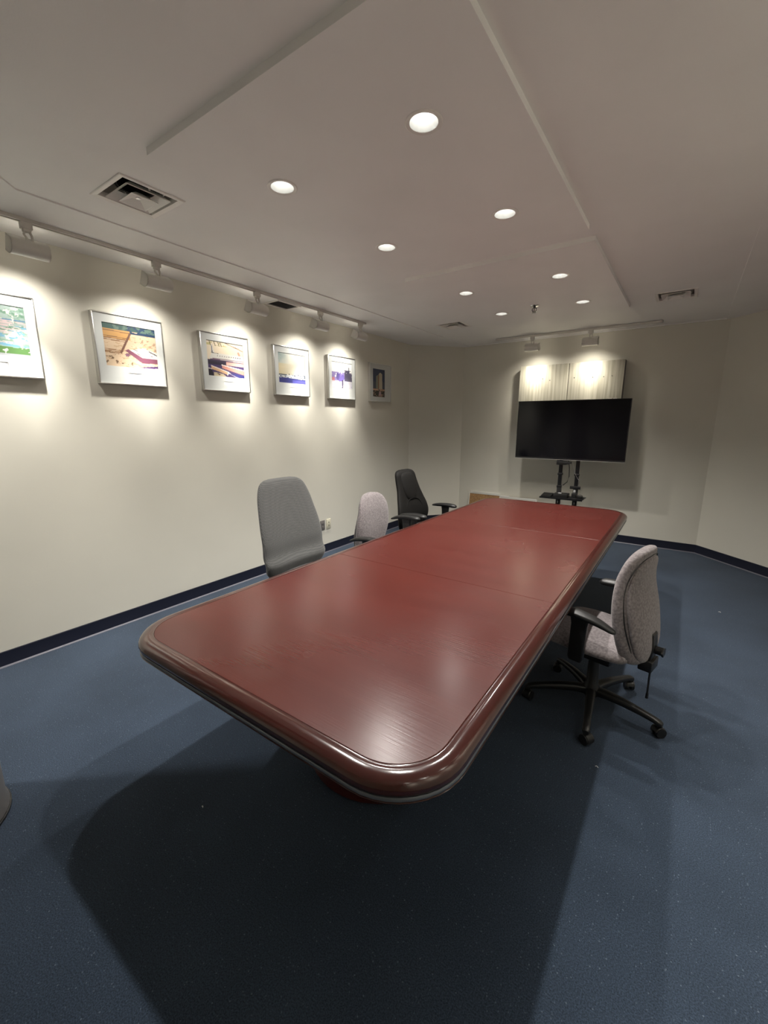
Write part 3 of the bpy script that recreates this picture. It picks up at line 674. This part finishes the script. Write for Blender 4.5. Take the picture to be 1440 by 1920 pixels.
for s in (-.097, .097):
    bm = B(); box(bm, s - .026, s + .026, -.018, .018, .06, .72, .003); box(bm, s - .021, s + .021, -.014, .014, .72, 1.62, .003); box(bm, s - .029, s + .029, -.02, .02, .86, .885, .003); box(bm, s - .029, s + .029, -.021, .021, .70, .73, .003)
    p = obj('post', bm, M['blackm'], st)
    for k in range(2):
        bm = B(); box(bm, s - .005, s + .005, -.0195, -.018, .505 + .0 - k * .2, .535 - k * .2); obj('slot', bm, M['alu'], p)
    bm = B(); box(bm, s * 2.6 - .025, s * 2.6 + .025, -.33, .30, .045, .075, .005); f = obj('foot', bm, M['blackm'], st)
    for yy in (-.30, .27):
        bm = B(); cyl(bm, (s * 2.6 - .012, yy, .0235), (s * 2.6 + .012, yy, .0235), .0235, 16); box(bm, s * 2.6 - .015, s * 2.6 + .015, yy - .01, yy + .01, .02, .05); obj('caster', bm, M['black'], f)
bm = B(); box(bm, -.26, .26, -.02, .02, .05, .08, .004); obj('cross_bar', bm, M['blackm'], st)
bm = B(); box(bm, -.3, .3, -.012, -.004, 1.20, 1.26, .002); box(bm, -.3, .3, -.012, -.004, 1.50, 1.56, .002); obj('mount', bm, M['blackm'], st)
bm = B(); box(bm, -.265, .225, -.25, .0, .600, .606, .001); box(bm, -.265, .225, -.25, -.246, .590, .606, .001); box(bm, -.12, .12, -.02, .02, .585, .60); obj('shelf', bm, M['blackm'], st)
bm = B(); box(bm, .035, .155, -.045, -.018, .70, .735, .003); obj('bracket', bm, M['blackm'], st)
bm = B(); rs = []
for xx, zz, hh in ((-.13, 1.03, .028), (-.03, 1.025, .020), (.03, 1.03, .008)): rs.append(ring((xx, -.062, zz - .012), Vector((0, 1, 0)), Vector((0, 0, 1)), .04, hh, 4, 14))
loft(bm, rs); tag(obj('video_camera_bar', bm, M['black'], loc=(-1.145, 5.58, 0)), 'small black wedge device hanging just under the television', 'device')
def shelfitem(name, label, cat, fn, m=None):
    bm = B(); fn(bm); return tag(obj(name, bm, m or M['black'], loc=(-1.145, 5.58, .6062)), label, cat)
def wedge(bm):
    loft(bm, [[Vector(p) for p in ((-.25, -.235, 0), (-.25, -.235, .014), (-.25, -.10, .034), (-.25, -.10, 0))], [Vector(p) for p in ((-.135, -.235, 0), (-.135, -.235, .014), (-.135, -.10, .034), (-.135, -.10, 0))]])
shelfitem('sloped_device', 'black sloped device at the left end of the stand shelf', 'device', wedge)
mb = shelfitem('media_box', 'black media box with a white label on the stand shelf', 'device', lambda bm: box(bm, -.115, .045, -.20, -.06, 0, .045, .003))
bm = B(); box(bm, -.072, -.035, -.155, -.11, .0451, .0456); obj('label_sticker', bm, M['label'], mb)
ps = shelfitem('power_adapter', 'black power adapter with white label against the right post of the stand', 'device', lambda bm: (box(bm, .07, .125, -.09, -.03, 0, .05, .006), tube(bm, [(.1, -.04, .04), (.098, -.034, .07), (.1, -.032, .085)], .004)))
bm = B(); box(bm, .082, .106, -.034, -.030, .052, .085, .001); obj('label_sticker', bm, M['label'], ps)
shelfitem('puck_speaker', 'small round black puck at the right end of the stand shelf', 'device', lambda bm: (lathe(bm, [(.03, 0), (.033, .006), (.033, .02), (.026, .026)], 20, c=(.175, -.12, 0)), tube(bm, [(.145, -.12, .02), (.155, -.12, .036), (.175, -.12, .042), (.2, -.12, .034), (.205, -.12, .02)], .003)))
bm = B(); tube(bm, [(-1.155, 5.57, 1.04), (-1.14, 5.57, .95), (-1.135, 5.565, .85), (-1.15, 5.56, .78), (-1.195, 5.552, .735)], .005)
tube(bm, [(-1.225, 5.50, .585), (-1.25, 5.50, .5), (-1.255, 5.50, .3), (-1.22, 5.50, .09)], .004)
tag(obj('black_cable', bm, M['black']), 'black cable looping beside the left post of the television stand', 'cable')
bm = B(); tube(bm, [(-1.12, 5.53, 1.04), (-1.08, 5.54, .93), (-1.05, 5.55, .86), (-1.005, 5.53, .80), (-1.02, 5.535, .75)], .0025)
tag(obj('thin_cable', bm, M['greyp']), 'thin grey cable drooping from the television to the right post', 'cable')

# ------------------------------------------------------------------ wall cabinet above the television
CX0, CX1, CZ0, CZ1, CY = -1.925, -.698, 1.345, 2.223, 5.88
t = thing('wall_cabinet', 'shallow two-door wall cabinet with streaked grey doors behind the television', 'cabinet', (CX0, CY, CZ0))
W, H = CX1 - CX0, CZ1 - CZ0
bm = B(); box(bm, 0, W, .018, YB - CY - .001, 0, H, .002); obj('cabinet_body', bm, M['cabside'], t)
for k in range(2):
    x0 = k * W / 2 + (.0 if k == 0 else .004); x1 = (k + 1) * W / 2 - (.004 if k == 0 else 0)
    bm = B(); box(bm, x0, x1, 0, .017, 0, H, .002); d = obj('door', bm, M['cabinet'], t)
    for xx, zz in (((.30, .71), (.39, .685)) if k == 0 else ((.07, .70), (.28, .695), (.40, .695), (.49, .70))):
        bm = B(); lathe(bm, [(.001, 0), (.006, 0), (.005, .003), (.001, .004)], 10)
        obj('screw_cap', bm, M['chrome'], d, loc=(k * W / 2 + xx, -.0002, zz), rot=(R(90), 0, 0))

# ------------------------------------------------------------------ boards leaning on the back wall
def board(name, label, x0, x1, y, z1, face, cat):
    t = thing(name, label, cat, (x0, y, 0)); t.rotation_euler = (-R(7), 0, 0); w_ = x1 - x0; L = z1 / math.cos(R(7))
    bm = B(); box(bm, .012, w_ - .012, .003, .012, .012, L - .012); obj('board_face', bm, face, t, smooth=0)
    bm = B()
    for q in ((0, w_, 0, .014), (0, w_, L - .014, L), (0, .014, .014, L - .014), (w_ - .014, w_, .014, L - .014)): box(bm, q[0], q[1], 0, .016, q[2], q[3], .001)
    obj('frame', bm, M['alu'], t)
board('cork_board', 'low cork board with pale metal frame leaning in the far left corner', -2.62, -2.0, 5.91, .462, M['cork'], 'board')
board('white_board', 'low framed whiteboard propped right behind the cork board in the corner', -2.60, -2.14, 5.935, .478, M['wboard'], 'board')
board('white_board', 'low framed whiteboard leaning on the back wall, beside the cork board', -2.13, -1.60, 5.875, .455, M['wboard'], 'board')

# ------------------------------------------------------------------ round metal foot at the left edge, column added for its shadow
t = thing('foot_with_added_column', 'flared metal foot with black rim at left edge, unseen column added above', 'column', (-2.12, .08, 0))
bm = B(); lathe(bm, [(.232, .001), (.236, .004), (.236, .012), (.22, .016), (.20, .016)], 48); obj('base_ring', bm, M['black'], t)
bm = B(); lathe(bm, [(.215, .016), (.232, .017), (.229, .03), (.224, .045), (.224, CI - .002), (.20, CI - .001)], 48, caps=True); obj('foot_and_added_shaft', bm, M['steel'], t)  # shaft above the foot is added, full height so its shadow covers the carpet

# ------------------------------------------------------------------ lint on the carpet
def lint(x, y, r, label):
    bm = B(); tube(bm, [(-r, 0, .0025), (-r * .3, r * .5, .004), (r * .4, r * .3, .0035), (r, -r * .4, .0025)], .0016, 6)
    tag(obj('lint', bm, M['lint'], loc=(x, y, 0)), label, 'lint', 'bits of lint on the carpet')
lint(-1.403, .735, .004, 'tiny white speck of lint on the dark carpet left of the table pedestal')
lint(-.155, 1.86, .006, 'tiny white bit of lint on the lit carpet by the right chair base')
lint(.38, 4.16, .008, 'tiny white bit of lint on the carpet far right near the chamfered wall')
